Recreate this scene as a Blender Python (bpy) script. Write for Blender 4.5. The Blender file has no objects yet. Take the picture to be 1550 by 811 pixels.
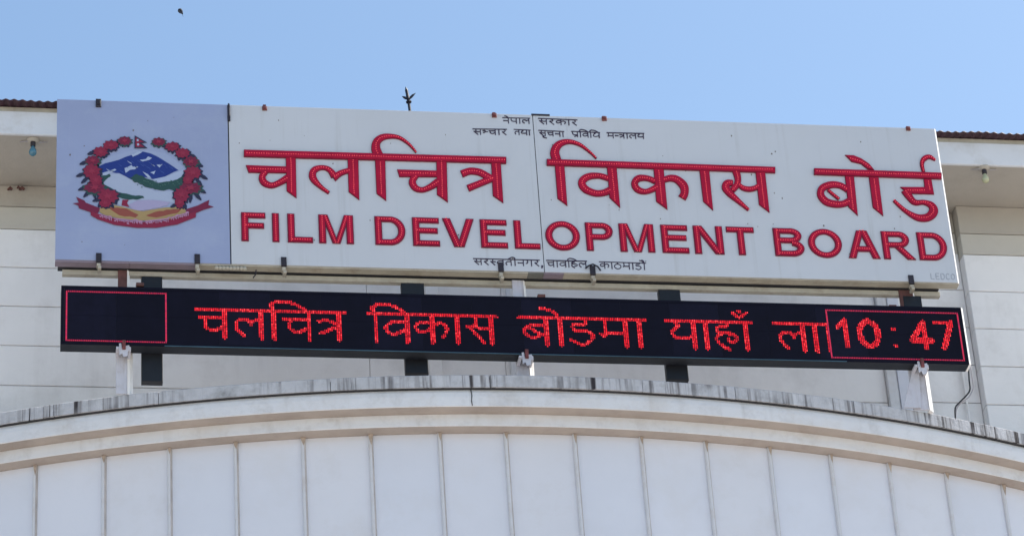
import bpy, math, random
from mathutils import Vector, Matrix
R = math.radians
random.seed(4)
SC = bpy.context.scene
COL = SC.collection
Z0 = 13.1            # height of the sign's lower edge above the ground

# ---------------------------------------------------------------- camera
FP, YAW, PITCH, ROLL = 4999.28054, .184956706, .549360779, -.0712536947
CAM = Vector((-.434364048, -18.4470929, -11.4648803 + Z0))
fw = Vector((math.sin(YAW)*math.cos(PITCH), math.cos(YAW)*math.cos(PITCH), math.sin(PITCH)))
rt0 = Vector((math.cos(YAW), -math.sin(YAW), 0)); up0 = rt0.cross(fw)
rt = rt0*math.cos(ROLL) + up0*math.sin(ROLL); up = -rt0*math.sin(ROLL) + up0*math.cos(ROLL)
cd = bpy.data.cameras.new('camera'); cam = bpy.data.objects.new('camera', cd); COL.objects.link(cam)
cd.sensor_width = 36; cd.lens = 36*FP/1550; cd.clip_start = .1; cd.clip_end = 3000
m = Matrix((rt, up, -fw)).transposed().to_4x4(); m.translation = CAM
cam.matrix_world = m; SC.camera = cam

# ---------------------------------------------------------------- light
SUN_EL, SUN_DIR = R(55), Vector((.98, .20, 0)).normalized()     # the sun stands to the right, just behind the facade
sd = Vector((SUN_DIR.x*math.cos(SUN_EL), SUN_DIR.y*math.cos(SUN_EL), math.sin(SUN_EL)))
W = bpy.data.worlds.new('World'); SC.world = W; W.use_nodes = True
nt = W.node_tree; bg = nt.nodes['Background']
sk = nt.nodes.new('ShaderNodeTexSky'); sk.sky_type = 'NISHITA'; sk.sun_disc = False
sk.sun_elevation = SUN_EL; sk.sun_rotation = math.atan2(SUN_DIR.x, SUN_DIR.y)
sk.altitude = 1300; sk.air_density = 1.0; sk.dust_density = 2.3; sk.ozone_density = 0.5
wb = nt.nodes.new('ShaderNodeMix'); wb.data_type = 'RGBA'; wb.blend_type = 'MULTIPLY'; wb.inputs[0].default_value = 1
wb.inputs[7].default_value = (.97, 1.03, .975, 1); nt.links.new(sk.outputs[0], wb.inputs[6]); nt.links.new(wb.outputs[2], bg.inputs[0]); bg.inputs[1].default_value = .128
sl = bpy.data.lights.new('sun', 'SUN'); sl.energy = 4.2; sl.angle = R(.5); sl.color = (1, .95, .87)
so = bpy.data.objects.new('sun', sl); COL.objects.link(so)
so.rotation_euler = (-sd).to_track_quat('-Z', 'Y').to_euler(); so.location = (5, -5, 40)
SC.view_settings.view_transform = 'Standard'; SC.view_settings.look = 'None'
SC.view_settings.gamma = 1; SC.view_settings.exposure = .92

# ---------------------------------------------------------------- helpers
def ray(px, py):
    return (fw + rt*((px-775)/FP) - up*((py-405.5)/FP))
def at(px, py, Y):
    d = ray(px, py); return CAM + d*((Y-CAM.y)/d.y)
def atz(px, py, Z):
    d = ray(px, py); return CAM + d*((Z-CAM.z)/d.z)
def tag(o, label=None, cat=None, group=None, kind=None):
    for k, v in (('label', label), ('category', cat), ('group', group), ('kind', kind)):
        if v: o[k] = v
    return o
def empty(name, loc, label, cat, group=None):
    o = bpy.data.objects.new(name, None); COL.objects.link(o); o.location = loc
    o.empty_display_size = .1
    return tag(o, label, cat, group)
def link(name, verts, faces, mt, parent=None, smooth=False, mats=None, mi=None):
    """verts in world space; the object sits at its parent's origin"""
    off = wloc(parent) if parent else Vector((0, 0, 0))
    me = bpy.data.meshes.new(name)
    me.from_pydata([tuple(Vector(v)-off) for v in verts], [], faces)
    for x in (mats or [mt]): me.materials.append(x)
    if mi: me.polygons.foreach_set('material_index', mi)
    if smooth: me.polygons.foreach_set('use_smooth', [True]*len(me.polygons))
    me.update()
    o = bpy.data.objects.new(name, me); COL.objects.link(o)
    if parent: o.parent = parent
    return o
def wloc(o):
    v = Vector((0, 0, 0))
    while o: v += o.location; o = o.parent
    return v
class MB:
    def __init__(s): s.v = []; s.f = []; s.m = []
    def add(s, v, f, m=0):
        n = len(s.v); s.v += [tuple(x) for x in v]; s.f += [tuple(i+n for i in q) for q in f]; s.m += [m]*len(f)
    def box(s, a, b, m=0):
        x0, y0, z0 = a; x1, y1, z1 = b
        s.add([(x0,y0,z0),(x1,y0,z0),(x1,y1,z0),(x0,y1,z0),(x0,y0,z1),(x1,y0,z1),(x1,y1,z1),(x0,y1,z1)],
              [(0,3,2,1),(4,5,6,7),(0,1,5,4),(1,2,6,5),(2,3,7,6),(3,0,4,7)], m)
    def bbox(s, a, b, w=.004, m=0):
        """box with small chamfers on the four front vertical/horizontal edges (front = -y)"""
        x0, y0, z0 = a; x1, y1, z1 = b
        v = [(x0,y1,z0),(x1,y1,z0),(x1,y1,z1),(x0,y1,z1),
             (x0,y0+w,z0),(x1,y0+w,z0),(x1,y0+w,z1),(x0,y0+w,z1),
             (x0+w,y0,z0+w),(x1-w,y0,z0+w),(x1-w,y0,z1-w),(x0+w,y0,z1-w)]
        f = [(0,3,2,1),(8,9,10,11)]
        for i in range(4):
            j = (i+1) % 4; f += [(i, j, 4+j, 4+i), (4+i, 4+j, 8+j, 8+i)]
        s.add(v, f, m)
    def tube(s, pts, r, n=8, m=0, cap=True):
        pts = [Vector(p) for p in pts]; rings = []
        for i, p in enumerate(pts):
            t = (pts[min(i+1, len(pts)-1)] - pts[max(i-1, 0)]).normalized()
            a = t.cross(Vector((0, 1, 0)) if abs(t.y) < .9 else Vector((1, 0, 0))).normalized(); b = t.cross(a)
            rr = r[i] if isinstance(r, (list, tuple)) else r
            rings.append([p + a*rr*math.cos(2*math.pi*k/n) + b*rr*math.sin(2*math.pi*k/n) for k in range(n)])
        v = [q for g in rings for q in g]; f = []
        for i in range(len(pts)-1):
            for k in range(n):
                f.append((i*n+k, i*n+(k+1) % n, (i+1)*n+(k+1) % n, (i+1)*n+k))
        if cap: f += [tuple(range(n-1, -1, -1)), tuple(range((len(pts)-1)*n, len(pts)*n))]
        s.add(v, f, m)
    def prism(s, poly, y0, y1, m=0):
        """poly: (x,z) outline; solid from y0 (front) to y1"""
        n = len(poly)
        ar = sum(poly[i][0]*poly[(i+1) % n][1]-poly[(i+1) % n][0]*poly[i][1] for i in range(n))
        if ar < 0: poly = poly[::-1]
        v = [(x, y0, z) for x, z in poly] + [(x, y1, z) for x, z in poly]
        s.add(v, [tuple(range(n))] + [((i+1) % n, i, n+i, n+(i+1) % n) for i in range(n)], m)
    def strip(s, L, Rr, y0, y1, m=0):
        """stroke: two offset lines (x,z); front quads and side quads"""
        n = len(L)
        v = [(x, y0, z) for x, z in L] + [(x, y0, z) for x, z in Rr] + [(x, y1, z) for x, z in L] + [(x, y1, z) for x, z in Rr]
        f = []
        for i in range(n-1):
            f += [(i, i+1, n+i+1, n+i), (i+1, i, 2*n+i, 2*n+i+1), (n+i, n+i+1, 3*n+i+1, 3*n+i)]
        f += [(0, n, 3*n, 2*n), (2*n-1, n-1, 3*n-1, 4*n-1)]
        s.add(v, f, m)
    def lathe(s, prof, c, n=14, m=0):
        v = []; f = []
        for r, z in prof: v += [(c[0]+r*math.cos(2*math.pi*k/n), c[1]+r*math.sin(2*math.pi*k/n), c[2]+z) for k in range(n)]
        for i in range(len(prof)-1):
            for k in range(n): f.append((i*n+k, i*n+(k+1) % n, (i+1)*n+(k+1) % n, (i+1)*n+k))
        s.add(v, f, m)
    def build(s, name, mt, parent=None, smooth=False):
        mats = mt if isinstance(mt, list) else [mt]
        return link(name, s.v, s.f, None, parent, smooth, mats, s.m if len(mats) > 1 else None)

def mat(name, col, rough=.7, metal=0, var=.0, vscale=3, bump=0, bscale=60, stain=None, streak=None, emit=0, spec=.4, coat=0):
    """var: soft value variation; stain: (colour, amount, scale); streak: (colour, amount, xscale, zscale, lo, hi)"""
    M = bpy.data.materials.new(name); M.use_nodes = True; t = M.node_tree; N = t.nodes; L = t.links
    b = N['Principled BSDF']; b.inputs['Roughness'].default_value = rough; b.inputs['Metallic'].default_value = metal
    b.inputs['Specular IOR Level'].default_value = spec
    if coat: b.inputs['Coat Weight'].default_value = coat
    geo = N.new('ShaderNodeNewGeometry')
    base = N.new('ShaderNodeRGB'); base.outputs[0].default_value = (*col, 1); out = base.outputs[0]
    def noise(scale, det=6, vec=None, rg=.6):
        n = N.new('ShaderNodeTexNoise'); n.inputs['Scale'].default_value = scale; n.inputs['Detail'].default_value = det
        n.inputs['Roughness'].default_value = rg
        L.new(vec or geo.outputs['Position'], n.inputs['Vector']); return n.outputs['Fac']
    def ramp(fac, lo, hi, a, c):
        r = N.new('ShaderNodeMapRange'); r.inputs[1].default_value = lo; r.inputs[2].default_value = hi
        r.inputs[3].default_value = a; r.inputs[4].default_value = c; L.new(fac, r.inputs[0]); return r.outputs[0]
    def mix(fac, a, c, mode='MIX'):
        x = N.new('ShaderNodeMix'); x.data_type = 'RGBA'; x.blend_type = mode
        if isinstance(fac, float): x.inputs[0].default_value = fac
        else: L.new(fac, x.inputs[0])
        L.new(a, x.inputs[6])
        if isinstance(c, tuple): x.inputs[7].default_value = (*c, 1)
        else: L.new(c, x.inputs[7])
        return x.outputs[2]
    if var:
        f = ramp(noise(vscale), .3, .7, 1-var, 1+var)
        cmb = N.new('ShaderNodeCombineColor')
        for i in range(3): L.new(f, cmb.inputs[i])
        out = mix(1.0, out, cmb.outputs[0], 'MULTIPLY')
    for st in (stain if isinstance(stain, list) else [stain] if stain else []):
        c, amt, sc = st
        out = mix(ramp(noise(sc, 8, None, .7), .5, .78, 0, amt), out, c)
    for st in (streak if isinstance(streak, list) else [streak] if streak else []):
        c, amt, sx, sz, lo, hi = st
        mp = N.new('ShaderNodeMapping'); mp.inputs['Scale'].default_value = (sx, sx, sz)
        L.new(geo.outputs['Position'], mp.inputs['Vector'])
        f1 = ramp(noise(1, 5, mp.outputs[0]), lo, hi, 0, amt)
        f2 = ramp(noise(1.7, 3), .42, .60, .08, 1)
        mu = N.new('ShaderNodeMath'); mu.operation = 'MULTIPLY'; L.new(f1, mu.inputs[0]); L.new(f2, mu.inputs[1])
        out = mix(mu.outputs[0], out, c)
    L.new(out, b.inputs['Base Color'])
    if bump:
        bp = N.new('ShaderNodeBump'); bp.inputs['Strength'].default_value = bump; bp.inputs['Distance'].default_value = .01
        L.new(noise(bscale, 8), bp.inputs['Height']); L.new(bp.outputs[0], b.inputs['Normal'])
    if emit:
        b.inputs['Emission Color'].default_value = (*col, 1); b.inputs['Emission Strength'].default_value = emit
    return M
dirt = (.16, .12, .085)
M = dict(
 wall=mat('painted_plaster', (.80, .78, .775), .75, var=.05, vscale=1.5, bump=.25, bscale=18, stain=(dirt, .22, 2.2), streak=(dirt, .18, 7, .5, .5, .8)),
 wallup=mat('shaded_upper_plaster', (.52, .485, .43), .8, var=.06, vscale=2, bump=.25, bscale=20, stain=(dirt, .3, 2)),  # shade under the eaves mixed into the base colour; stains over it
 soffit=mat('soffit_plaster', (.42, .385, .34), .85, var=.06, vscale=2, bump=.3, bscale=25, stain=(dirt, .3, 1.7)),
 fascia=mat('fascia_paint', (.64, .645, .675), .7, var=.04, vscale=3, bump=.2, bscale=20, stain=((.34, .29, .22), .4, 4)),
 cornice=mat('cornice_plaster', (.63, .63, .655), .75, var=.05, vscale=2, bump=.35, bscale=22, stain=[((.45, .37, .28), .35, 3), (dirt, .3, 7)], streak=((.2, .15, .11), .3, 9, .8, .56, .8)),
 cunder=mat('cornice_shaded_underside', (.40, .345, .31), .85, var=.1, vscale=4, bump=.3, stain=((.22, .17, .14), .4, 5)),  # underside shade put into the brown base; blotchy stains on top
 drum=mat('bay_plaster', (.625, .635, .70), .7, var=.03, vscale=1.2, bump=.15, bscale=14, stain=((.5, .46, .4), .25, 1.6)),
 drumb=mat('bay_plaster_warm', (.625, .63, .685), .7, var=.035, vscale=1.1, bump=.15, bscale=14, stain=[((.5, .46, .42), .25, 1.4), ((.42, .38, .34), .2, 5)]),
 drumc=mat('bay_plaster_cool', (.61, .625, .695), .68, var=.03, vscale=1.4, bump=.18, bscale=12, stain=((.5, .47, .44), .3, 2.1)),
 batten=mat('batten_paint', (.56, .565, .60), .7, var=.06, vscale=5, bump=.2, bscale=30, stain=((.30, .2, .13), .5, 5)),
 battshade=mat('batten_shaded_side', (.40, .37, .36), .8, var=.2, vscale=8),  # shadow line along each batten, painted as a darker side
 coping=mat('weathered_cement', (.47, .47, .50), .9, var=.18, vscale=5, bump=.6, bscale=40, stain=[((.10, .10, .10), .8, 5), ((.20, .20, .20), .5, 13)],
            streak=[((.03, .025, .03), 1.0, 16, .5, .56, .62), ((.10, .09, .09), .8, 30, .8, .5, .62), ((.62, .62, .64), .5, 13, .6, .55, .7)]),
 concrete=mat('terrace_concrete', (.55, .53, .50), .9, var=.15, vscale=2, bump=.4),
 ground=mat('paved_ground', (.43, .39, .345), .9, var=.15, vscale=.6, bump=.3, bscale=12),
 roof=mat('maroon_sheet', (.032, .008, .018), .5, var=.2, vscale=6, stain=((.05, .02, .02), .6, 8)),
 panel=mat('sign_white_panel', (.50, .52, .565), .45, var=.025, vscale=1.3, stain=((.4, .4, .38), .12, 2.5), streak=((.28, .27, .26), .5, 18, .4, .55, .8)),
 blue=mat('sign_lavender_panel', (.27, .315, .48), .42, var=.04, vscale=1.8, stain=((.4, .45, .55), .35, 2.5), streak=((.55, .57, .62), .35, 22, .8, .6, .85)),
 dark=mat('seam_dark', (.03, .03, .035), .7),
 body=mat('sign_box_metal', (.33, .31, .30), .6, var=.1, vscale=5),
 cream=mat('cream_steel', (.40, .37, .31), .6, var=.12, vscale=9, bump=.2, stain=((.2, .13, .08), .6, 7)),
 mauve=mat('mauve_steel', (.24, .20, .25), .6, var=.12, vscale=9, stain=((.15, .1, .1), .5, 9)),
 grey=mat('grey_patch', (.16, .16, .15), .7, var=.1, vscale=9),
 rust=mat('rust_brown_steel', (.11, .045, .04), .7, var=.3, vscale=20, bump=.3, stain=((.04, .02, .02), .6, 15)),
 trim=mat('bright_aluminium_trim', (.85, .83, .82), .35, var=.03, vscale=8),
 white=mat('chipped_white_paint', (.50, .50, .56), .6, var=.06, vscale=8, bump=.3, stain=[((.25, .2, .16), .5, 14), ((.45, .4, .5), .3, 5)], streak=((.3, .24, .2), .5, 30, 2, .5, .7)),
 bolt=mat('dark_clamp', (.02, .015, .022), .5, var=.3, vscale=30),
 boltred=mat('red_brown_clamp', (.15, .04, .04), .6, var=.3, vscale=30),
 led=mat('display_housing', (.004, .004, .012), .7, var=.15, vscale=10, spec=.12),
 ledb=mat('display_module_face', (.006, .006, .017), .7, var=.2, vscale=14, spec=.12),
 ledu=mat('display_underside', (.010, .013, .020), .6, var=.2, vscale=6, stain=((.02, .02, .03), .6, 4)),
 strap=mat('black_strap', (.005, .006, .010), .5, var=.3, vscale=12),
 speck=mat('dirt_speck', (.14, .12, .11), .8), ruststain=mat('rust_stain', (.37, .30, .25), .8, var=.3, vscale=30),
 teal=mat('teal_edge', (.05, .10, .13), .35, metal=.3, var=.3, vscale=5),
 lit=mat('lit_red_led', (.70, .010, .022), .5, emit=.50),
 litd=mat('lit_red_led_dim', (.42, .006, .016), .5, emit=.42), lith=mat('lit_red_led_hot', (.95, .05, .06), .5, emit=.62), litfd=mat('lit_frame_led_dim', (.32, .012, .06), .5, emit=.4),
 litf=mat('lit_frame_led', (.42, .015, .055), .5, emit=.38),
 letbase=mat('letter_side_maroon', (.17, .004, .03), .5),
 letface=mat('letter_face_crimson', (.35, .006, .036), .5, var=.15, vscale=9, spec=.15),
 dot=mat('letter_led_dot', (.88, .09, .11), .4, emit=.26),
 ink=mat('black_print', (.03, .018, .045), .6),
 faint=mat('pale_grey_print', (.33, .35, .40), .6),
 glass_blue=mat('blue_bulb_glass', (.05, .17, .24), .12, spec=.8),
 glass_clear=mat('old_bulb_glass', (.42, .42, .26), .12, spec=.8),
 wire=mat('black_cable', (.015, .015, .018), .5),
 wiregrey=mat('grey_cable', (.35, .33, .36), .5),
 iron=mat('dark_iron', (.012, .014, .03), .6),
 feather=mat('dark_feathers', (.02, .025, .04), .8),
 e_in=mat('print_pale', (.29, .34, .50), .5), e_river=mat('print_river', (.34, .39, .52), .5),
 e_blue=mat('print_blue', (.010, .028, .19), .5), e_snow=mat('print_snow', (.34, .40, .55), .5),
 e_green=mat('print_green', (.018, .06, .055), .5), e_pink=mat('print_pink', (.33, .30, .46), .5),
 e_dkred=mat('print_maroon', (.09, .012, .05), .5), e_ridge=mat('print_ridge', (.035, .07, .27), .5), e_green2=mat('print_green_light', (.05, .12, .10), .5),
 e_red=mat('print_crimson', (.21, .010, .04), .5), e_red2=mat('print_crimson_dark', (.15, .008, .038), .5),
 e_redl=mat('print_red_light', (.25, .018, .05), .5),
 e_leaf=mat('print_leaf', (.018, .018, .05), .5), e_yel=mat('print_yellow', (.33, .23, .10), .5),
 e_wheat=mat('print_wheat', (.24, .06, .04), .5), e_txt=mat('print_motto', (.42, .22, .36), .5),
)

# ---------------------------------------------------------------- ground
link('ground', [(-600,-600,0),(600,-600,0),(600,600,0),(-600,600,0)], [(0,1,2,3)], M['ground'])['kind'] = 'structure'

# ---------------------------------------------------------------- main building behind
YF = .80                                          # front of the roof fascia
zs = at(40, 203, YF).z                            # soffit level
zft = at(40, 169, YF).z                           # fascia top
YW = atz(40, 281, zs).y                           # wall face
B = empty('building', (3, YW+3, 0), 'pale plastered building with grooved wall, deep eaves and maroon sheet roof edge', 'building')
XL, XR = -6.5, 13.0
x_step = at(1456, 420, YW).x                      # where the right hand wall steps forward
mb = MB(); mb.box((XL, YW+.03, 0), (XR, YW+6, zs+.3)); mb.build('wall_core', M['wall'], B)
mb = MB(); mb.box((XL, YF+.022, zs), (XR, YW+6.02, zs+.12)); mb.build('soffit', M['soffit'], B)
mb = MB(); mb.bbox((XL, YF, zs-.004), (XR, YF+.02, zft), .004); mb.build('fascia', M['fascia'], B)
mb = MB(); mb.box((XL, YF+.004, zft), (XR, YF+.1, zft+.035)); mb.build('eaves_batten', M['cream'], B)
# wall boards: courses with recessed joints
gl = [at(40, y, YW).z for y in (313, 347, 404, 463, 523, 583)]
step = (gl[1]-gl[5])/4
zg = [zs, gl[0], gl[1]] + [gl[1]-step*k for k in range(1, 9)]
def course(x0, x1, za, zb, y, mk='wall'):
    mb = MB(); mb.bbox((x0, y, zb+.003), (x1, YW+.031, za-.003), .0035)
    mb.build('wall_panel', M[mk], B)
xs_c = [XL, at(560, 560, YW).x, at(766, 560, YW).x, at(1338, 560, YW).x, x_step]
for i in range(len(zg)-1):
    for j in range(4):
        dz = [0, 0, 0, .012][j] if i > 1 else 0
        course(xs_c[j]+.0015, xs_c[j+1]-.0015, zg[i]+dz, zg[i+1]+dz if i > 0 else zg[i+1], YW, 'soffit' if i == 0 else 'wallup' if i == 1 else 'wall')  # top two courses coloured darker to carry the eaves shade
mb = MB(); mb.box((XL, YW+.002, zg[-1]-6), (x_step, YW+.031, zg[-1]-.006)); mb.build('wall_plain', M['wall'], B)
YR = YW-.10
gr = [at(1510, y, YR).z for y in (354.5, 386, 442, 499.5, 555.5, 612)]
sr = (gr[1]-gr[5])/4
zr = [zs, gr[0], gr[1]] + [gr[1]-sr*k for k in range(1, 9)]
for i in range(len(zr)-1):
    course(x_step+.002, XR, zr[i], zr[i+1], YR, 'soffit' if i == 0 else 'wallup' if i == 1 else 'wall')  # same darkened top courses, eaves shade in their colour
mb = MB(); mb.box((x_step+.002, YR+.002, zr[-1]-6), (XR, YW+.029, zr[-1]-.006)); mb.build('wall_plain', M['wall'], B)
# vertical trims on the wall
def vtrim(pa, pb, py, dep, mt, nm='vertical_trim', zt=zs, zb=zs-3.2):
    a = at(pa, py, YW-dep).x; b = at(pb, py, YW-dep).x
    mb = MB(); mb.bbox((a, YW-dep, zb), (b, YW-.0015, zt), .003); mb.build(nm, mt, B)
vtrim(644, 662, 430, .03, M['wall']); vtrim(765, 772, 430, .025, M['fascia'])
vtrim(1333, 1347, 500, .045, M['cornice']); vtrim(1349, 1366, 500, .02, M['drum'])
mb = MB(); p = at(1441, 460, YW-.03); mb.tube([(p.x, YW-.03, zs-.9), (p.x, YW-.03, zs-3)], .009); mb.build('conduit', M['wall'], B)
# corrugated roof sheet
mb = MB(); n = int((XR-XL)/.058*6); zt = zft+.037
v = []
for i in range(n+1):
    x = XL+(XR-XL)*i/n; w = .006*math.sin(2*math.pi*i/6) + .004*math.sin(i*.13)
    for (yy, zz) in ((YF-.07, 0), (YF+4, .7)):
        v += [(x, yy, zt+zz+w), (x, yy, zt+zz+w+.010)]
f = []
for i in range(n):
    a = i*4; b = a+4
    f += [(a, b, b+1, a+1), (a, a+2, b+2, b), (a+1, b+1, b+3, a+3)]
mb.add(v, f); mb.build('roof_sheet', M['roof'], B, True)

# bulbs under the eaves
def bulb(px, py, glass, label, tilt=0):
    q = atz(px, py-14, zs)
    t = empty('light_bulb', (q.x, q.y, zs), label, 'light bulb')
    mb = MB(); mb.lathe([(0, 0), (.045, 0), (.045, -.006), (.03, -.02), (0, -.02)], q, 16); mb.build('ceiling_plate', M['soffit'], t, True)
    mb = MB(); mb.lathe([(.018, -.02), (.018, -.052), (.014, -.056), (0, -.056)], q, 12); mb.build('socket', M['bolt'], t, True)
    mb = MB(); mb.lathe([(.012, -.056), (.015, -.066), (.023, -.082), (.028, -.1), (.024, -.118), (.013, -.129), (0, -.131)], q, 16); mb.build('glass', glass, t, True)
    mb = MB(); mb.tube([(q.x-.09, q.y+.02, zs-.006), (q.x-.04, q.y, zs-.012), (q.x, q.y, zs-.02)], .004, 6)
    mb.tube([(q.x+.1, q.y+.01, zs-.006), (q.x+.04, q.y, zs-.02)], .004, 6); mb.build('wire', M['wiregrey'], t)
bulb(50, 226, M['glass_blue'], 'blue glass bulb hanging under the eaves left of the emblem')
bulb(1489, 268, M['glass_clear'], 'clear yellowish bulb hanging under the eaves at the right of the sign')
for k, (px, py, sz) in enumerate(((15.5, 284.5, .013), (28, 282.5, .008), (33.5, 284.5, .015))):
    q = at(px, py, YW-.02)
    mb = MB(); mb.tube([(q.x-sz, YW+.002, q.z), (q.x, YW-.03, q.z-.004), (q.x+sz, YW-.02, q.z-.012)], sz*.75, 7)
    tag(mb.build('wire_stub', M['rust']), ['dark wire end sticking from the wall at far left under the eaves', 'smallest dark wire end, middle of the three by the blue bulb', 'dark wire end nearest the emblem panel, under the blue bulb'][k], 'wire end')

# ---------------------------------------------------------------- curved bay in front
zc = at(736, 567.0, -.27).z                       # coping top
P3 = [atz(x, y, zc) for x, y in ((0, 623.5), (736, 567.0), (1550, 655))]
def circ(a, b, c):
    ax, ay, bx, by, cx, cy = a.x, a.y, b.x, b.y, c.x, c.y
    d = 2*(ax*(by-cy)+bx*(cy-ay)+cx*(ay-by))
    ux = ((ax*ax+ay*ay)*(by-cy)+(bx*bx+by*by)*(cy-ay)+(cx*cx+cy*cy)*(ay-by))/d
    uy = ((ax*ax+ay*ay)*(cx-bx)+(bx*bx+by*by)*(ax-cx)+(cx*cx+cy*cy)*(bx-ax))/d
    return ux, uy, math.hypot(ax-ux, ay-uy)
CX, CY, RR = circ(*P3)
print('ARC', CX, CY, RR, 'YW', YW, 'zs', zs)
def cyl(px, py, r):
    d = ray(px, py); o = CAM; a = d.x**2+d.y**2; b = (o.x-CX)*d.x+(o.y-CY)*d.y; c = (o.x-CX)**2+(o.y-CY)**2-r*r
    t = (-b-math.sqrt(b*b-a*c))/a; return o+d*t
def th(p): return math.atan2(p.x-CX, -(p.y-CY))
def pol(r, t, z): return (CX+r*math.sin(t), CY-r*math.cos(t), z)
TH = R(37)
P = empty('curved_bay', (CX, CY-RR, 0), 'white curved bay with stepped cornice and vertical battens below the display board', 'building')
def sweep(name, prof, t0, t1, mt, n, under=None):
    """prof: list of (r,z) closed loop"""
    v = []; f = []; k = len(prof)
    for i in range(n+1):
        t = t0+(t1-t0)*i/n; v += [pol(r, t, z) for r, z in prof]
    for i in range(n):
        for j in range(k): f.append((i*k+j, i*k+(j+1) % k, (i+1)*k+(j+1) % k, (i+1)*k+j))
    f += [tuple(range(k))[::-1], tuple(range(n*k, n*k+k))]
    if under is None: return link(name, v, f, mt, P)
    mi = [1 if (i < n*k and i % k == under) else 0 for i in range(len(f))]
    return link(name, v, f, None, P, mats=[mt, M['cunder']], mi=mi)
zz = lambda py, r: cyl(736, py, r).z
z1 = zz(585.2, RR)                                # coping bottom
r2 = RR-.022; z2 = zz(614.5, r2)
r3 = cyl(736, 614.5, r2); 
def r_under(py, z):                               # radius reached at px row py on level z
    q = atz(736, py, z); return math.hypot(q.x-CX, q.y-CY)
r3 = r_under(626, z2); z3 = zz(644, r3); r4 = r_under(655.5, z3)
# coping in lengths
cuts = [-TH]
while cuts[-1] < TH: cuts.append(cuts[-1]+random.uniform(.05, .12))
for i in range(len(cuts)-1):
    dr = random.uniform(-.003, .004); g = .00022; dzz = random.uniform(-.002, .003)
    sweep('coping_stone', [(RR+dr, z1), (RR+dr, zc-.006+dzz), (RR+dr-.006, zc+dzz), (RR-.22, zc+dzz), (RR-.22, z1)], cuts[i]+g, cuts[i+1]-g, M['coping'], 5)
sweep('coping_bed', [(RR-.012, z1-.004), (RR-.012, zc-.02), (RR-.2, zc-.02), (RR-.2, z1-.004)], -TH, TH, M['dark'], 90)
def wob(r, z, k): return (r, z)
hh = z1-z2
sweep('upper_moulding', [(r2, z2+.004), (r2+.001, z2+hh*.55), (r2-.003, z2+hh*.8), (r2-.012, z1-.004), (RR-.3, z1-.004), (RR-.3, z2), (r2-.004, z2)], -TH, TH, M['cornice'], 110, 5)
h3 = z2-z3
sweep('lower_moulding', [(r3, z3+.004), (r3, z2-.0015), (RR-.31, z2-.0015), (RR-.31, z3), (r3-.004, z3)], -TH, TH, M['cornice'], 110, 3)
sweep('wall_core', [(r4-.02, 0), (r4-.02, z3-.003), (r4-.2, z3-.003), (r4-.2, 0)], -TH, TH, M['drum'], 110)
# crack in the middle of the upper moulding
q = cyl(713.5, 600, r2); tq = th(q)
mb = MB(); 
pts = [(r2+.001, tq-.0002, z1-.006), (r2+.001, tq+.0004, z1-.05), (r2+.001, tq-.0001, z1-.09), (r2+.001, tq+.0003, z2+.004)]
for a, b in zip(pts, pts[1:]):
    mb.tube([pol(*a), pol(*b)], [.004, .0028], 5)
mb.build('crack', M['dark'], P)
# terrace behind the coping
v = [pol(RR-.24, -TH+2*TH*i/60, zc-.12) for i in range(61)]; v2 = [(x, y, zc-.25) for x, y, z in v]
link('terrace_slab', v+v2, [tuple(range(61)), tuple(range(121, 60, -1))]+[(i, i+61, (i+1) % 61+61, (i+1) % 61) for i in range(61)], M['concrete'], P)
# battens at the measured places
bx = [(-48, 750), (54, 750), (158, 750), (258, 750), (359, 750), (462, 750), (565, 750), (671, 750), (772, 750), (877, 750), (978, 750), (1076, 750), (1172, 750), (1264, 750), (1351, 750), (1436, 750), (1519, 750), (1600, 750)]
ts = [th(cyl(x, y, r4)) for x, y in bx]
dt = .0438
ts = [ts[0]-dt*k for k in (4, 3, 2, 1)] + ts + [ts[-1]+dt*k for k in (1, 2, 3)]
edges = [-TH]+ts+[TH]
for i in range(len(edges)-1):
    if edges[i+1]-edges[i] < .01: continue
    e = random.uniform(-.0015, .0015)
    sweep('wall_panel', [(r4+e, 0), (r4-e, z3-.002), (r4-.019, z3-.002), (r4-.019, 0)], edges[i]+.0002, edges[i+1]-.0002, M[('drum', 'drumb', 'drumc')[i*7 % 3]], 5)
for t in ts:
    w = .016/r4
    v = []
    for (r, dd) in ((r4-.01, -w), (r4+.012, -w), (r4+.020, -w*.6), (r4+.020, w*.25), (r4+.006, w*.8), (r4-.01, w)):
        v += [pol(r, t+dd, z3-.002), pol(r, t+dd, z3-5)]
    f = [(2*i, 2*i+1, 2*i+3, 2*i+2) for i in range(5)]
    link('batten', v, f, None, P, mats=[M['batten'], M['battshade']], mi=[0, 0, 0, 1, 1])  # right-hand faces get the shade-toned material

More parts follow.
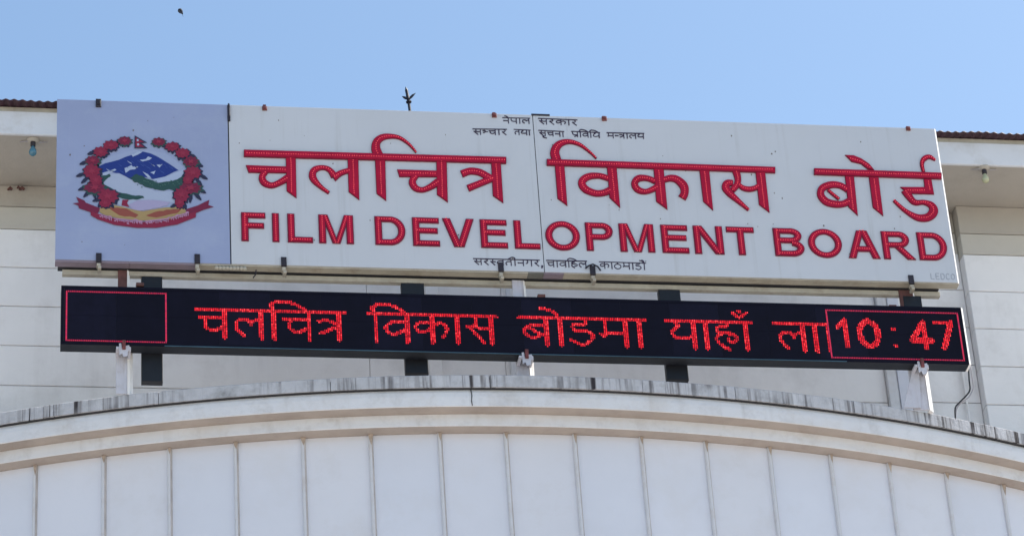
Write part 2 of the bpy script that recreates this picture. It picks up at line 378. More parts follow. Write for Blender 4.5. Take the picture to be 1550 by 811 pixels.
# ---------------------------------------------------------------- stroke tools
def smooth(pts, k=5):
    if len(pts) < 3: return pts
    o = []; n = len(pts)
    for i in range(n-1):
        p0, p1, p2, p3 = pts[max(i-1, 0)], pts[i], pts[i+1], pts[min(i+2, n-1)]
        for j in range(k):
            t = j/k
            o.append(tuple(.5*((2*b)+(-a+c)*t+(2*a-5*b+4*c-d)*t*t+(-a+3*b-3*c+d)*t**3) for a, b, c, d in zip(p0, p1, p2, p3)))
    o.append(pts[-1]); return o
def offs(pts, sub=0, ext=0):
    """pts (x,y,w) in image rows; returns left and right offset lines"""
    L_, R_ = [], []; n = len(pts)
    for i, (x, y, w) in enumerate(pts):
        a = pts[max(i-1, 0)]; b = pts[min(i+1, n-1)]
        dx, dy = b[0]-a[0], b[1]-a[1]; l = math.hypot(dx, dy) or 1; dx /= l; dy /= l
        e = 0
        if i == 0: e = sub*.9
        if i == n-1: e = -sub*.9
        h = max(w/2-sub, .6)
        L_.append((x+dx*e-dy*h, y+dy*e+dx*h)); R_.append((x+dx*e+dy*h, y+dy*e-dx*h))
    return L_, R_
def inset(poly, d):
    n = len(poly); ar = sum(poly[i][0]*poly[(i+1) % n][1]-poly[(i+1) % n][0]*poly[i][1] for i in range(n))
    s = 1 if ar > 0 else -1; o = []
    for i in range(n):
        a, b, c = poly[i-1], poly[i], poly[(i+1) % n]
        n1 = Vector((-(b[1]-a[1]), b[0]-a[0])).normalized()*s; n2 = Vector((-(c[1]-b[1]), c[0]-b[0])).normalized()*s
        q = n1+n2; l = max(q.length_squared/2, .35)
        o.append((b[0]+q.x*d/l, b[1]+q.y*d/l))
    return o

# ---------------------------------------------------------------- big sign
def S0(px, py): q = at(px, py, 0); return (q.x, q.z)
SW = 6.1; ZB = Z0; ZT = Z0+1.2656
sx1 = S0(347.3, 280)[0]; sx2 = S0(815, 290)[0]
SG = empty('office_sign', (SW/2, .04, ZB), 'long white sign board with lavender emblem panel and raised red letters', 'sign')
mb = MB(); mb.box((.004, .006, ZB+.004), (SW-.004, .075, ZT-.004)); mb.build('sign_box', M['fascia'], SG)
mb = MB(); mb.bbox((0, 0, ZB), (sx1-.004, .0055, ZT), .0015); o = mb.build('sign_panel', M['blue'], SG); o['label'] = 'lavender blue end panel carrying the emblem'
mb = MB(); mb.bbox((sx1+.004, 0, ZB), (sx2-.0025, .0055, ZT), .0015); mb.build('sign_panel', M['panel'], SG)
mb = MB(); mb.bbox((sx2+.0025, 0, ZB), (SW-.012, .0055, ZT-.004), .0015); mb.build('sign_panel', M['panel'], SG)
for x in (sx1, sx2):
    mb = MB(); mb.box((x-.006, .004, ZB+.003), (x+.006, .0085, ZT-.003)); mb.build('panel_seam', M['dark'], SG)
# bright chamfered trim down the right end
def chamfer_trim(x, y0, y1, za, zb, w, parent, mt, nm='edge_trim'):
    v = []
    for z in (za, zb): v += [(x, y0, z), (x+w, y0+w, z), (x+w, y1, z), (x, y1, z)]
    return link(nm, v, [(0,1,5,4),(1,2,6,5),(2,3,7,6),(3,0,4,7),(3,2,1,0),(4,5,6,7)], mt, parent)
chamfer_trim(SW-.0115, -.001, .076, ZB-.002, ZT-.002, .013, SG, M['trim'])
mb = MB(); mb.box((.003, .0075, ZT), (sx2-.01, .078, ZT+.004)); mb.box((sx2+.24, .0075, ZT-.003), (SW, .078, ZT+.001)); mb.build('top_capping', M['body'], SG)
q = S0(814, 172.5); mb = MB(); mb.box((sx2-.008, -.004, ZT-.006), (sx2+.12, .01, ZT+.008)); mb.build('top_strap', M['bolt'], SG)
# underside strip in different paints, and the rail below
xs = [0]+[S0(x, 400)[0] for x in (196, 300, 799, 823, 853)]+[SW]
for i, mk in enumerate(('mauve', 'mauve', 'cream', 'grey', 'mauve', 'cream')):
    mb = MB(); mb.box((xs[i]+.001, .008, ZB-.012+.001*i), (xs[i+1]-.001, .073, ZB+.003)); mb.build('bottom_trim', M[mk], SG)
za = at(700, 418, .10).z
mb = MB(); mb.bbox((S0(95, 400)[0], .085, ZB-.058), (SW-.12, .125, ZB-.022), .003); mb.build('frame_rail', M['cream'], SG)
mb = MB(); mb.bbox((.02, .079, ZB-.010), (SW-.125, .13, ZB+.03), .003); mb.build('frame_rail', M['dark'], SG)
# clamps on the edges
for px, py, w, h, mk in ((149, 157, .036, .062, 'bolt'), (346.5, 172, .016, .13, 'bolt'), (400.5, 165, .032, .03, 'boltred'), (748, 175.5, .032, .032, 'boltred'), (914.5, 180.5, .034, .032, 'boltred'), (1374.5, 195.5, .03, .03, 'boltred')):
    x, z = S0(px, py); mb = MB(); mb.bbox((x-w/2, -.014, z-h/2), (x+w/2, .0, min(z+h/2, ZT+.01)), .003); mb.bbox((x-w/3, -.02, z-h/4), (x+w/3, -.0145, z+h/4), .002)
    mb.box((x-w/3, .001, ZT+.0045), (x+w/3, .07, ZT+.012))
    mb.build('clamp', M[mk], SG)
for px, py in ((149.5, 391), (298.5, 392.5), (429.5, 397), (758, 405), (897, 410), (1379, 424)):
    x, z = S0(px, py); h = .07; mb = MB()
    mb.bbox((x-.018, -.014, z-h/2), (x+.018, 0, z+h/2), .003)
    mb.bbox((x-.013, -.010, ZB-.045), (x+.011, .03, min(z-h/2-.004, ZB-.012)), .004, 1)
    mb.bbox((x-.006, -.012, ZB-.066), (x+.016, .05, ZB-.046), .004, 1)
    mb.build('clamp', [M['bolt'], M['cream']], SG)
# bitumen smears and drips on the rail
mb = MB(); q = S0(386, 418)
mb.tube([(q[0]+.01, .02, ZB-.03), (q[0]+.005, .01, q[1]+.02), (q[0]-.012, .0, q[1]-.012)], .0045, 6); mb.build('wire_end', M['bolt'], SG)
mb = MB()
for k in range(9):
    q = at(328+5.3*k, 403+.3*k, .01); mb.lathe([(0, .013), (.012, .01), (.016, 0), (.011, -.012), (0, -.014)], (q.x, .012, ZB-.028), 8)
mb.build('cement_blobs', M['cream'], SG, True)['kind'] = 'stuff'
mb = MB(); q = S0(897, 406)
mb.tube([(q[0]-.052, -.016, q[1]-.012), (q[0]-.03, -.018, q[1]+.008), (q[0], -.02, q[1]+.02), (q[0]+.032, -.018, q[1]+.004), (q[0]+.05, -.016, q[1]-.026)], .006, 6); mb.build('cable_loop', M['bolt'], SG)

# raised letters --------------------------------------------------
class Cr:
    def __init__(s, ox, oy, sc): s.o = (ox, oy, sc)
    def __call__(s, x, y): return (s.o[0]+x/s.o[2], s.o[1]+y/s.o[2])
def letter(name, cr, strokes, inset_px=2.4):
    """strokes: ('P', [(x,y)..], dotline) or ('S', [(x,y,w)..])"""
    base, face, dots = MB(), MB(), MB(); lift = -.006 if name == 'headline_bar' else 0
    for k, st in enumerate(strokes):
        yb = lift-.008-.0006*k; yf = lift-.0098-.0006*k
        if st[0] == 'P':
            poly = st[1]; dl = st[2]
            base.prism([S0(*cr(*p)) for p in poly], yb, 0)
            face.prism([S0(*cr(*p)) for p in inset(poly, inset_px)], yf-.003, yb-.0002)
        else:
            pts = smooth([(x, y, w*1.06+.8) for x, y, w in st[1]]); L_, R_ = offs(pts); dl = [(x, y) for x, y, w in pts]
            base.strip([S0(*cr(*p)) for p in L_], [S0(*cr(*p)) for p in R_], yb, 0)
            L_, R_ = offs(pts, inset_px)
            face.strip([S0(*cr(*p)) for p in L_], [S0(*cr(*p)) for p in R_], yf-.003, yb-.0002)
        pl = [S0(*cr(*p)) for p in dl]; acc = .012
        for a, b in zip(pl, pl[1:]):
            l = math.hypot(b[0]-a[0], b[1]-a[1])
            while acc < l:
                x = a[0]+(b[0]-a[0])*acc/l; z = a[1]+(b[1]-a[1])*acc/l; r = .0044; y = yf-.0032
                jx, jz = random.uniform(-.0012, .0012), random.uniform(-.0012, .0012); x += jx; z += jz
                dots.add([(x-r,y,z),(x,y,z-r),(x+r,y,z),(x,y,z+r),(x,y-.005,z)], [(0,1,4),(1,2,4),(2,3,4),(3,0,4)])
                acc += .0165
            acc -= l
    o = base.build(name, M['letbase'], SG)
    face.build('letter_face', M['letface'], o)
    d = dots.build('led_dots', M['dot'], o); d['kind'] = 'stuff'
    return o
def VP(x0, y0, x1, y1, bl, bt):
    """vertical with slanting foot: top-left, top-right, tip, left foot; dots down the middle"""
    return ('P', [(x0, y0), (x1, y1), bt, bl], [((x0+x1)/2, y0+8), ((bl[0]+bt[0])/2, (bl[1]+bt[1])/2-8)])
A = Cr(350, 180, 3.38); Bc = Cr(560, 180, 3.38); Cc = Cr(800, 180, 3.378); D = Cr(1000, 200, 3.6875); E = Cr(1200, 200, 3.38)
letter('headline_bar', A, [('P', [(64, 163), (1406, 200), (1406, 233), (64, 198)], [(70, 181), (1400, 217)])])
letter('letter', A, [VP(278, 192, 330, 194, (283, 372), (334, 408)),
    ('P', [(74, 240), (285, 247), (285, 281), (88, 278)], [(90, 259), (280, 264)]),
    ('S', [(180, 272, 22), (158, 298, 32), (168, 328, 32), (205, 343, 26), (245, 330, 28), (290, 303, 34)])])
letter('letter', A, [VP(594, 200, 650, 203, (600, 376), (655, 418)),
    ('S', [(500, 381, 14), (455, 348, 20), (418, 305, 34), (422, 268, 32), (460, 252, 22), (500, 262, 24), (527, 296, 34)]),
    ('S', [(522, 306, 34), (560, 280, 26), (606, 266, 24)])])
letter('letter', Bc, [VP(25, 212, 78, 214, (33, 385), (83, 422)),
    ('S', [(48, 196, 42), (30, 158, 44), (34, 122, 38), (62, 98, 30), (105, 92, 22), (152, 100, 16), (200, 133, 12), (236, 174, 8)])])
letter('letter', Bc, [VP(338, 206, 392, 208, (342, 390), (398, 430)),
    ('P', [(138, 262), (345, 268), (345, 301), (150, 300)], [(150, 281), (340, 285)]),
    ('S', [(238, 293, 24), (216, 322, 34), (230, 354, 30), (264, 366, 24), (302, 354, 28), (348, 325, 36)])])
letter('letter', Bc, [VP(618, 212, 668, 214, (628, 396), (682, 433)),
    ('S', [(468, 285, 34), (512, 270, 32), (560, 276, 32), (598, 296, 32), (628, 312, 34)]),
    ('S', [(500, 358, 32), (560, 334, 30), (628, 306, 30)])])
letter('headline_bar', Cc, [('P', [(92, 210), (1260, 251), (1260, 281), (92, 242)], [(98, 226), (1254, 266)])])
letter('letter', Cc, [VP(133, 238, 183, 241, (147, 410), (198, 447)),
    ('S', [(145, 216, 42), (133, 178, 44), (145, 144, 38), (175, 124, 28), (215, 120, 20), (262, 135, 16), (310, 170, 11), (346, 205, 8)])])
letter('letter', Cc, [VP(400, 249, 450, 252, (413, 405), (468, 457)),
    ('S', [(410, 308, 26), (362, 294, 26), (305, 298, 32), (272, 325, 36), (288, 360, 34), (338, 382, 30), (380, 381, 30), (415, 368, 34)])])
letter('letter', Cc, [VP(638, 254, 690, 257, (652, 425), (710, 467)),
    ('S', [(648, 322, 26), (604, 306, 26), (560, 308, 32), (541, 335, 32), (560, 365, 30), (603, 374, 24), (655, 352, 30)]),
    ('S', [(684, 317, 26), (722, 306, 30), (758, 313, 34), (792, 345, 40), (797, 382, 38), (784, 408, 40)])])
letter('letter', D, [VP(215, 213, 270, 215, (236, 390), (292, 440))])
letter('letter', D, [VP(528, 224, 582, 226, (548, 408), (607, 452)),
    ('S', [(418, 218, 38), (430, 262, 34), (424, 298, 32), (398, 328, 32)]),
    ('S', [(404, 286, 26), (371, 290, 38), (362, 312, 40), (385, 345, 34), (430, 385, 25), (490, 437, 14)]),
    ('S', [(432, 292, 18), (455, 313, 24), (490, 322, 26), (525, 316, 26), (545, 303, 26)])])
letter('headline_bar', E, [('P', [(107, 190), (760, 213), (760, 245), (107, 222)], [(113, 206), (754, 229)])])
letter('letter', E, [VP(265, 227, 312, 229, (283, 385), (332, 430)),
    ('S', [(280, 298, 28), (242, 276, 28), (195, 272, 32), (150, 290, 34), (142, 325, 34), (170, 358, 34), (215, 371, 32), (255, 370, 30), (292, 355, 36)]),
    ('S', [(178, 298, 13), (206, 322, 14), (236, 346, 14)])], 2.6)
letter('letter', E, [VP(388, 232, 438, 234, (408, 388), (462, 432)),
    ('P', [(266, 120), (310, 122), (350, 138), (390, 165), (416, 197), (382, 193), (348, 166), (300, 155)], [(285, 136), (350, 155), (395, 186)])], 2.6)
letter('letter', E, [('P', [(668, 243), (708, 244), (722, 321), (676, 320)], [(690, 250), (700, 300)]),
    ('P', [(548, 284), (676, 284), (680, 320), (590, 318)], [(580, 302), (676, 302)]),
    ('S', [(572, 298, 38), (594, 332, 32), (624, 362, 26), (670, 362, 22), (708, 378, 32), (718, 410, 46), (690, 438, 38), (640, 440, 30), (585, 412, 20), (545, 380, 16), (516, 352, 14)])])
letter('letter', E, [('S', [(669, 208, 14), (660, 170, 18), (668, 142, 24), (697, 129, 20), (728, 146, 9)])], 2.2)
# latin row, unit boxes on the sign plane
zt0 = S0(364, 322)[1]; zt1 = S0(1387, 352.2)[1]; zb0 = S0(366, 365.2)[1]; zb1 = S0(1393, 394)[1]
xF = S0(364.5, 343)[0]; xD = S0(1390, 373)[0]
def rowz(x, v):                                    # v 0 bottom .. 1 top
    t = (x-xF)/(xD-xF); a = zb0+(zb1-zb0)*t; b = zt0+(zt1-zt0)*t; return a+(b-a)*v
def latin(ch, pa, pb, row=344):
    x0 = S0(pa, row)[0]; x1 = S0(pb, row)[0]; w = x1-x0; H = zt0-zb0; s = .049; t = .043   # stem and bar widths in metres
    def bar(*pts): return ('L', pts)
    base, face, dots = MB(), MB(), MB(); k = 0
    def rectp(xa, va, xb, vb):                    # axis-aligned in metres from the box
        return [(xa, va), (xb, va), (xb, vb), (xa, vb)]
    items = []
    def R_(xa, za, xb, zb):
        dl = [((xa+xb)/2, za+.008), ((xa+xb)/2, zb-.008)] if abs(zb-za) > abs(xb-xa) else [(xa+.008, (za+zb)/2), (xb-.008, (za+zb)/2)]
        items.append((rectp(xa, za, xb, zb), dl))
    def Q(a, b, ww):                              # slanted stem, horizontal cut, ww = horizontal width
        items.append(([(a[0]-ww/2, a[1]), (a[0]+ww/2, a[1]), (b[0]+ww/2, b[1]), (b[0]-ww/2, b[1])], [a, b]))
    def ARC(cx, cz, rx, rz, a0, a1, n=16, sx=s, sz=t):
        items.append(('arc', [(cx+(rx)*math.cos(R(a0+(a1-a0)*i/n)), cz+(rz)*math.sin(R(a0+(a1-a0)*i/n))) for i in range(n+1)],
                      [(cx+(rx-sx)*math.cos(R(a0+(a1-a0)*i/n)), cz+(rz-sz)*math.sin(R(a0+(a1-a0)*i/n))) for i in range(n+1)]))
    if ch in 'FE': R_(0, 0, s, H); R_(s*.4, H-t, w, H); R_(s*.4, H*.5-t/2+.01, w*.94, H*.5+t/2+.01)
    if ch == 'E': R_(s*.4, 0, w, t)
    if ch == 'L': R_(0, 0, s, H); R_(s*.4, 0, w, t)
    if ch == 'I': R_(0, 0, w, H)
    if ch == 'T': R_(0, H-t, w, H); R_(w/2-s/2, 0, w/2+s/2, H-t*.4)
    if ch == 'M': R_(0, 0, s, H); R_(w-s, 0, w, H); Q((w/2-.006, 0), (s*.85, H), s*.82); Q((w/2+.006, 0), (w-s*.85, H), s*.82)
    if ch == 'N': R_(0, 0, s, H); R_(w-s, 0, w, H); Q((w-s*.7, 0), (s*.7, H), s*1.1)
    if ch == 'V': Q((w/2-.008, 0), (s*.55, H), s*1.1); Q((w/2+.008, 0), (w-s*.55, H), s*1.1)
    if ch == 'A': Q((s*.55, 0), (w/2-.01, H), s*1.1); Q((w-s*.55, 0), (w/2+.01, H), s*1.1); R_(w*.25, H*.24, w*.75, H*.24+t)
    if ch == 'O': ARC(w/2, H/2, w/2+.001, H/2+.004, 0, 360, 32)
    if ch == 'D': R_(0, 0, s, H); R_(s*.4, H-t, w*.5+.012, H); R_(s*.4, 0, w*.5+.012, t); ARC(w*.5, H/2, w*.5, H/2, 90, -90, 18)
    if ch == 'P': R_(0, 0, s, H); R_(s*.4, H-t, w*.6+.012, H); R_(s*.4, H*.40, w*.6+.012, H*.40+t); ARC(w*.6, H*.70, w*.4, H*.30, 90, -90, 14)
    if ch == 'R': R_(0, 0, s, H); R_(s*.4, H-t, w*.56+.012, H); R_(s*.4, H*.42, w*.56+.012, H*.42+t); ARC(w*.56, H*.71, w*.34, H*.29, 90, -90, 14); Q((w-s*.4, 0), (w*.52, H*.44), s*1.2)
    if ch == 'B': R_(0, 0, s, H); R_(s*.4, H-t, w*.58+.012, H); R_(s*.4, H*.47, w*.6+.012, H*.47+t); R_(s*.4, 0, w*.6+.012, t); ARC(w*.58, H*.735, w*.37, H*.265, 90, -90, 14); ARC(w*.6, H*.285, w*.4, H*.285, 90, -90, 14)
    g = lambda p: (x0+p[0], rowz(x0+p[0], p[1]/H))
    for it in items:
        yb = -.008-.0006*k; yf = -.0128-.0006*k; k += 1
        if it[0] == 'arc':
            o_, i_ = it[1], it[2]; mid = [((a[0]+b[0])/2, (a[1]+b[1])/2) for a, b in zip(o_, i_)]
            base.strip([g(p) for p in o_], [g(p) for p in i_], yb, 0)
            fi = lambda q, c, fr: (c[0]+(q[0]-c[0])*fr, c[1]+(q[1]-c[1])*fr)
            face.strip([g(fi(a, c, .70)) for a, c in zip(o_, mid)], [g(fi(b, c, .70)) for b, c in zip(i_, mid)], yf, yb-.0002); dl = mid
        else:
            base.prism([g(p) for p in it[0]], yb, 0); face.prism([g(p) for p in inset(it[0], .007)], yf, yb-.0002); dl = it[1]
        pl = [g(p) for p in dl]; acc = .004
        for a, b in zip(pl, pl[1:]):
            l = math.hypot(b[0]-a[0], b[1]-a[1])
            while acc < l:
                x = a[0]+(b[0]-a[0])*acc/l; z = a[1]+(b[1]-a[1])*acc/l; r = .0044; y = yf-.0002
                dots.add([(x-r,y,z),(x,y,z-r),(x+r,y,z),(x,y,z+r),(x,y-.005,z)], [(0,1,4),(1,2,4),(2,3,4),(3,0,4)])
                acc += .0165
            acc -= l
    o = base.build('letter', M['letbase'], SG); face.build('letter_face', M['letface'], o)
    dots.build('led_dots', M['dot'], o)['kind'] = 'stuff'
for ch, a, b in (('F', 365, 402), ('I', 411.8, 422.5), ('L', 435, 473.2), ('M', 482.2, 535), ('D', 567.3, 613.5), ('E', 624.2, 665), ('V', 670, 718.2), ('E', 727, 767.6),
                 ('L', 778, 816.6), ('O', 825.4, 877.4), ('P', 886.5, 928), ('M', 937.5, 990), ('E', 1001, 1041.5), ('N', 1050.2, 1094.5), ('T', 1100.5, 1142.5),
                 ('B', 1171.3, 1216.3), ('O', 1223.3, 1273.8), ('A', 1282, 1330), ('R', 1335.4, 1381.5), ('D', 1389.3, 1433)):
    latin(ch, a, b, 344+(a-365)*.03)

# ---------------------------------------------------------------- devanagari stroke glyphs (headline at 1, foot at 0)
V = lambda x: [(x, 1), (x, 0)]
G = {
 'sa': (.86, [V(.72), [(.28,1),(.32,.78),(.24,.6),(.08,.62)], [(.13,.6),(.5,.03)], [(.3,.6),(.5,.52),(.72,.58)]]),
 'sh': (.6, [[(.28,1),(.32,.78),(.24,.6),(.08,.62)], [(.13,.6),(.5,.03)], [(.3,.6),(.58,.55)]]),
 'ra': (.62, [[(.2,1),(.42,.85),(.38,.62),(.12,.56)], [(.16,.56),(.52,.03)]]),
 'na': (.74, [V(.6), [(.08,.56),(.22,.5),(.6,.5)], [(.1,.44),(.22,.5)]]),
 'nh': (.44, [[(.06,.56),(.18,.5),(.46,.5)], [(.08,.44),(.2,.5)]]),
 'pa': (.8, [V(.65), [(.15,1),(.15,.62),(.3,.42),(.65,.42)]]),
 'pra': (.8, [V(.65), [(.15,1),(.15,.62),(.3,.42),(.65,.42)], [(.65,.32),(.3,.08)]]),
 'la': (.9, [V(.76), [(.76,.58),(.6,.64),(.48,.46)], [(.5,.52),(.38,.68),(.17,.62),(.13,.36),(.32,.08)]]),
 'ka': (1., [V(.52), [(.52,.7),(.26,.74),(.1,.55),(.25,.34),(.52,.5)], [(.52,.6),(.76,.7),(.92,.48),(.8,.2)]]),
 'aa': (.36, [V(.2)]),
 'ca': (.84, [V(.7), [(.08,.7),(.7,.7)], [(.26,.7),(.22,.4),(.42,.24),(.7,.42)]]),
 'ta': (.76, [V(.6), [(.6,.66),(.28,.64),(.12,.4),(.22,.1)]]),
 'tra': (.76, [V(.6), [(.1,.68),(.4,.68),(.6,.5)], [(.6,.5),(.14,.22)]]),
 'tha': (.86, [V(.74), [(.16,.94),(.34,.86),(.26,.7),(.12,.58),(.2,.34),(.74,.42)]]),
 'nya': (.55, [[(.06,.72),(.3,.74),(.3,.5),(.1,.36)], [(.3,.56),(.56,.56)]]),
 'dha': (.86, [V(.74), [(.18,.9),(.36,.84),(.18,.66),(.12,.42),(.34,.26),(.74,.44)]]),
 'va': (.78, [V(.65), [(.65,.7),(.3,.72),(.1,.48),(.3,.25),(.65,.45)]]),
 'ba': (.78, [V(.65), [(.65,.7),(.3,.72),(.1,.48),(.3,.25),(.65,.45)], [(.24,.6),(.5,.36)]]),
 'ma': (.84, [V(.7), [(.2,1),(.2,.42),(.08,.44)], [(.2,.46),(.7,.46)]]),
 'ya': (.84, [V(.72), [(.14,1),(.3,.82),(.14,.62),(.22,.36),(.72,.42)]]),
 'ttha': (.8, [[(.4,1),(.4,.76)], [(.4,.76),(.14,.6),(.12,.26),(.4,.04),(.68,.26),(.66,.6),(.4,.76)]]),
 'dda': (.74, [[(.46,1),(.46,.8),(.18,.78),(.18,.56),(.5,.52),(.62,.28),(.38,.03),(.08,.2)]]),
 'ha': (.72, [[(.4,1),(.4,.84),(.18,.8),(.13,.67),(.28,.58),(.48,.6)], [(.28,.58),(.12,.42),(.18,.18),(.42,-.03)], [(.42,.58),(.64,.48),(.62,.28),(.45,.25),(.42,.36)]]),
 'ga': (.76, [V(.6), [(.22,1),(.26,.56),(.1,.42)]]),
 'ja': (.86, [V(.72), [(.72,.62),(.4,.6),(.4,.3),(.16,.24),(.1,.46)]]),
 'bha': (.84, [V(.7), [(.08,.96),(.2,1),(.22,.42),(.08,.44)], [(.2,.46),(.7,.46)]]),
 'da': (.7, [[(.4,1),(.4,.8),(.14,.62),(.24,.3),(.46,.4)], [(.34,.3),(.56,.02)]]),
 'i': (.32, [V(.17), [(.17,1),(.1,1.22),(.3,1.38),(.66,1.3),(.98,1.02)]]),
 'ii': (.36, [V(.2), [(.2,1),(.18,1.24),(-.06,1.34),(-.42,1.02)]]),
 'o': (.36, [V(.2), [(.2,1),(.02,1.26),(-.24,1.36)]]),
 'e': (0., [[(-.14,1),(-.3,1.24),(-.52,1.32)]]),
 'au': (.4, [V(.2), [(.2,1),(.02,1.26),(-.24,1.36)], [(.2,1),(.14,1.3),(-.04,1.42)], [(.36,1.28),(.4,1.24)]]),
 'uu': (0., [[(-.24,.02),(-.42,-.12),(-.3,-.28),(.0,-.36)]]),
 'chb': (.36, [V(.2), [(-.12,1.36),(.06,1.2),(.26,1.36)], [(.06,1.44),(.1,1.44)]]),
 'comma': (.3, [[(.14,.08),(.08,-.12)]]),
 'repha': (0, [[(-.2,1),(-.3,1.2),(-.1,1.32)]]),
}
def layout(word):
    x = 0; st = []
    for g in word.split():
        a, ss = G[g]; st += [[(x+p[0], p[1]) for p in (smooth(s, 4) if len(s) > 2 else s)] for s in ss]; x += a
    return x, st
def small_word(word, p0, p1, ph, hpx, parent, mt, sw=1.45, y=-.0, nm='small_word', head=True, f=S0, lay=.0006, base=0):
    """p0,p1: headline ends (px); hpx: height in px"""
    x, st = layout(word); mb = MB()
    w = p1[0]-p0[0]; slope = (p1[1]-p0[1])/w; lean = (p0[0]+w/2-200)/8000
    sts = st + ([[(0, 1), (x, 1)]] if head else [])
    for k, s in enumerate(sts):
        pts = []
        for (u, v_) in s:
            X = p0[0]+u/x*w; Y = p0[1]+slope*(X-p0[0])+(1-v_)*hpx; X += (1-v_)*hpx*lean
            pts.append((X, Y, sw))
        L_, R_ = offs(pts); yy = y-.0015-lay*(k % 5)
        mb.strip([f(*p) for p in L_], [f(*p) for p in R_], yy, y-base)
    return mb.build(nm, mt, parent)
I = M['ink']
small_word('na e pa aa la', (760.2, 178.6), (802.3, 179.4), 0, 8.6, SG, I)
small_word('sa ra ka aa ra', (814.2, 179.6), (874, 182), 0, 8.8, SG, I)
small_word('sa nya ca aa ra', (715.2, 195.6), (767.5, 196.2), 0, 8.8, SG, I)
small_word('ta tha aa', (777.5, 196.2), (803, 197.4), 0, 8.2, SG, I)
small_word('sa uu ca na aa', (814.8, 197.6), (854, 199.6), 0, 8.2, SG, I)
small_word('pra i va i dha', (864.4, 199.2), (908.2, 201.2), 0, 8.4, SG, I)
small_word('ma nh tra aa la ya', (918, 201.4), (975, 202.6), 0, 8.2, SG, I)
small_word('sa ra sh va ta ii na ga ra', (716, 391.4), (817, 394), 0, 9.4, SG, I)
mb = MB(); q = S0(821, 403.5); mb.prism([(q[0]-.007, q[1]+.009), (q[0]+.006, q[1]+.009), (q[0]+.003, q[1]-.01), (q[0]-.009, q[1]-.014)], -.003, 0); mb.build('comma', I, SG)
small_word('ca aa va i ha la', (826.5, 394.2), (888.5, 395.6), 0, 10, SG, I)
small_word('ka aa ttha ma aa dda au', (906.5, 396.2), (978, 398.4), 0, 10.4, SG, I)
# maker's name low on the right
LT = {'L': [[(0,1),(0,0),(.7,0)]], 'E': [[(.7,1),(0,1),(0,0),(.7,0)], [(0,.5),(.6,.5)]], 'D': [[(0,0),(0,1),(.5,1),(.75,.7),(.75,.3),(.5,0),(0,0)]],
      'C': [[(.75,.85),(.5,1),(.15,.9),(0,.5),(.15,.1),(.5,0),(.75,.15)]], 'O': [[(.4,1),(.05,.75),(.05,.25),(.4,0),(.78,.25),(.78,.75),(.4,1)]]}
for i, ch in enumerate('LEDCO'):
    mb = MB(); X0 = 1408.6+i*7.6; Y0 = 413.6+i*.22
    for k, s in enumerate(LT[ch]):
        L_, R_ = offs([(X0+u*6.8+(1-v_)*1.1, Y0+(1-v_)*8.6, 1.15) for u, v_ in s])
        mb.strip([S0(*p) for p in L_], [S0(*p) for p in R_], -.0015-.0006*k, 0)
    mb.build('maker_letter', M['faint'], SG)

# ---------------------------------------------------------------- emblem print
K = Cr(90, 190, 4.772)
q = S0(213, 275)
EM = bpy.data.objects.new('emblem', None); COL.objects.link(EM); EM.parent = SG; EM.location = Vector((q[0], 0, q[1]))-SG.location
EM['label'] = 'crest with mountains, flag, red flower wreath and motto ribbon'
def pp(nm, pts, mk, lay):
    mb = MB(); mb.prism([S0(*K(*p)) for p in pts], -.0008*lay, -.0008*lay+.0007 if lay > 1 else 0); return mb.build(nm, M[mk], EM)
def jag(pts, amp, k=3, seed=1):
    rnd = random.Random(seed); o = []
    for a, b in zip(pts, pts[1:]+pts[:1]):
        for j in range(k):
            t = j/k; o.append((a[0]+(b[0]-a[0])*t+(rnd.uniform(-amp, amp) if j else 0), a[1]+(b[1]-a[1])*t+(rnd.uniform(-amp, amp) if j else 0)))
    return o
pp('pale_field', [(520,180),(400,215),(320,245),(285,300),(295,420),(320,480),(420,540),(500,590),(620,620),(800,590),(840,500),(905,400),(905,310),(850,260),(760,200),(650,180)], 'e_in', 1)
pp('river_field', [(320,395),(370,352),(440,350),(530,400),(600,440),(690,475),(840,475),(835,560),(620,545),(560,560),(470,600),(410,560),(400,500),(340,440),(310,425)], 'e_river', 2)
pp('mountain', jag([(280,300),(330,275),(430,250),(520,215),(580,187),(660,205),(730,240),(860,325),(800,350),(720,385),(690,395),(620,375),(570,370),(520,392),(430,345),(380,338),(330,350),(285,335)], 4, 2, 3), 'e_blue', 3)
for pg in ([(470,310),(500,298),(520,288),(530,300),(570,300),(545,318),(510,322),(478,345)], [(580,250),(625,244),(640,226),(668,236),(650,250),(600,262)], [(700,287),(745,282),(722,306)], [(655,342),(695,328),(682,354)], [(600,335),(640,355),(664,382),(640,380)], [(300,348),(400,315),(412,322),(335,362),(300,362)],
           [(668,392),(760,372),(830,345),(885,322),(935,322),(905,352),(870,380),(850,395),(790,405),(720,414)], [(520,215),(575,187),(600,192),(560,215),(530,228)]):
    pp('snow_patch', jag(pg, 1.5, 2, len(pg)), 'e_snow', 4)
pp('green_hill', jag([(290,368),(360,352),(372,362),(340,390),(310,422),(288,402)], 4, 3, 5), 'e_green', 5)
pp('green_hill', jag([(500,382),(560,352),(600,366),(650,392),(715,418),(790,408),(850,392),(905,355),(905,470),(850,480),(790,462),(730,470),(690,465),(640,450),(580,425),(530,402)], 6, 3, 6), 'e_green', 5)
pp('green_hill', jag([(305,428),(345,440),(430,485),(520,505),(605,512),(612,525),(560,538),(480,535),(420,520),(330,480)], 4, 3, 7), 'e_green', 5)
pp('map_shape', jag([(500,572),(560,545),(680,540),(800,555),(780,580),(700,598),(640,610),(580,618),(520,604)], 3, 3, 8), 'e_pink', 5)
pp('red_sleeve', [(455,538),(500,540),(488,562),(505,592),(448,580)], 'e_red', 6)
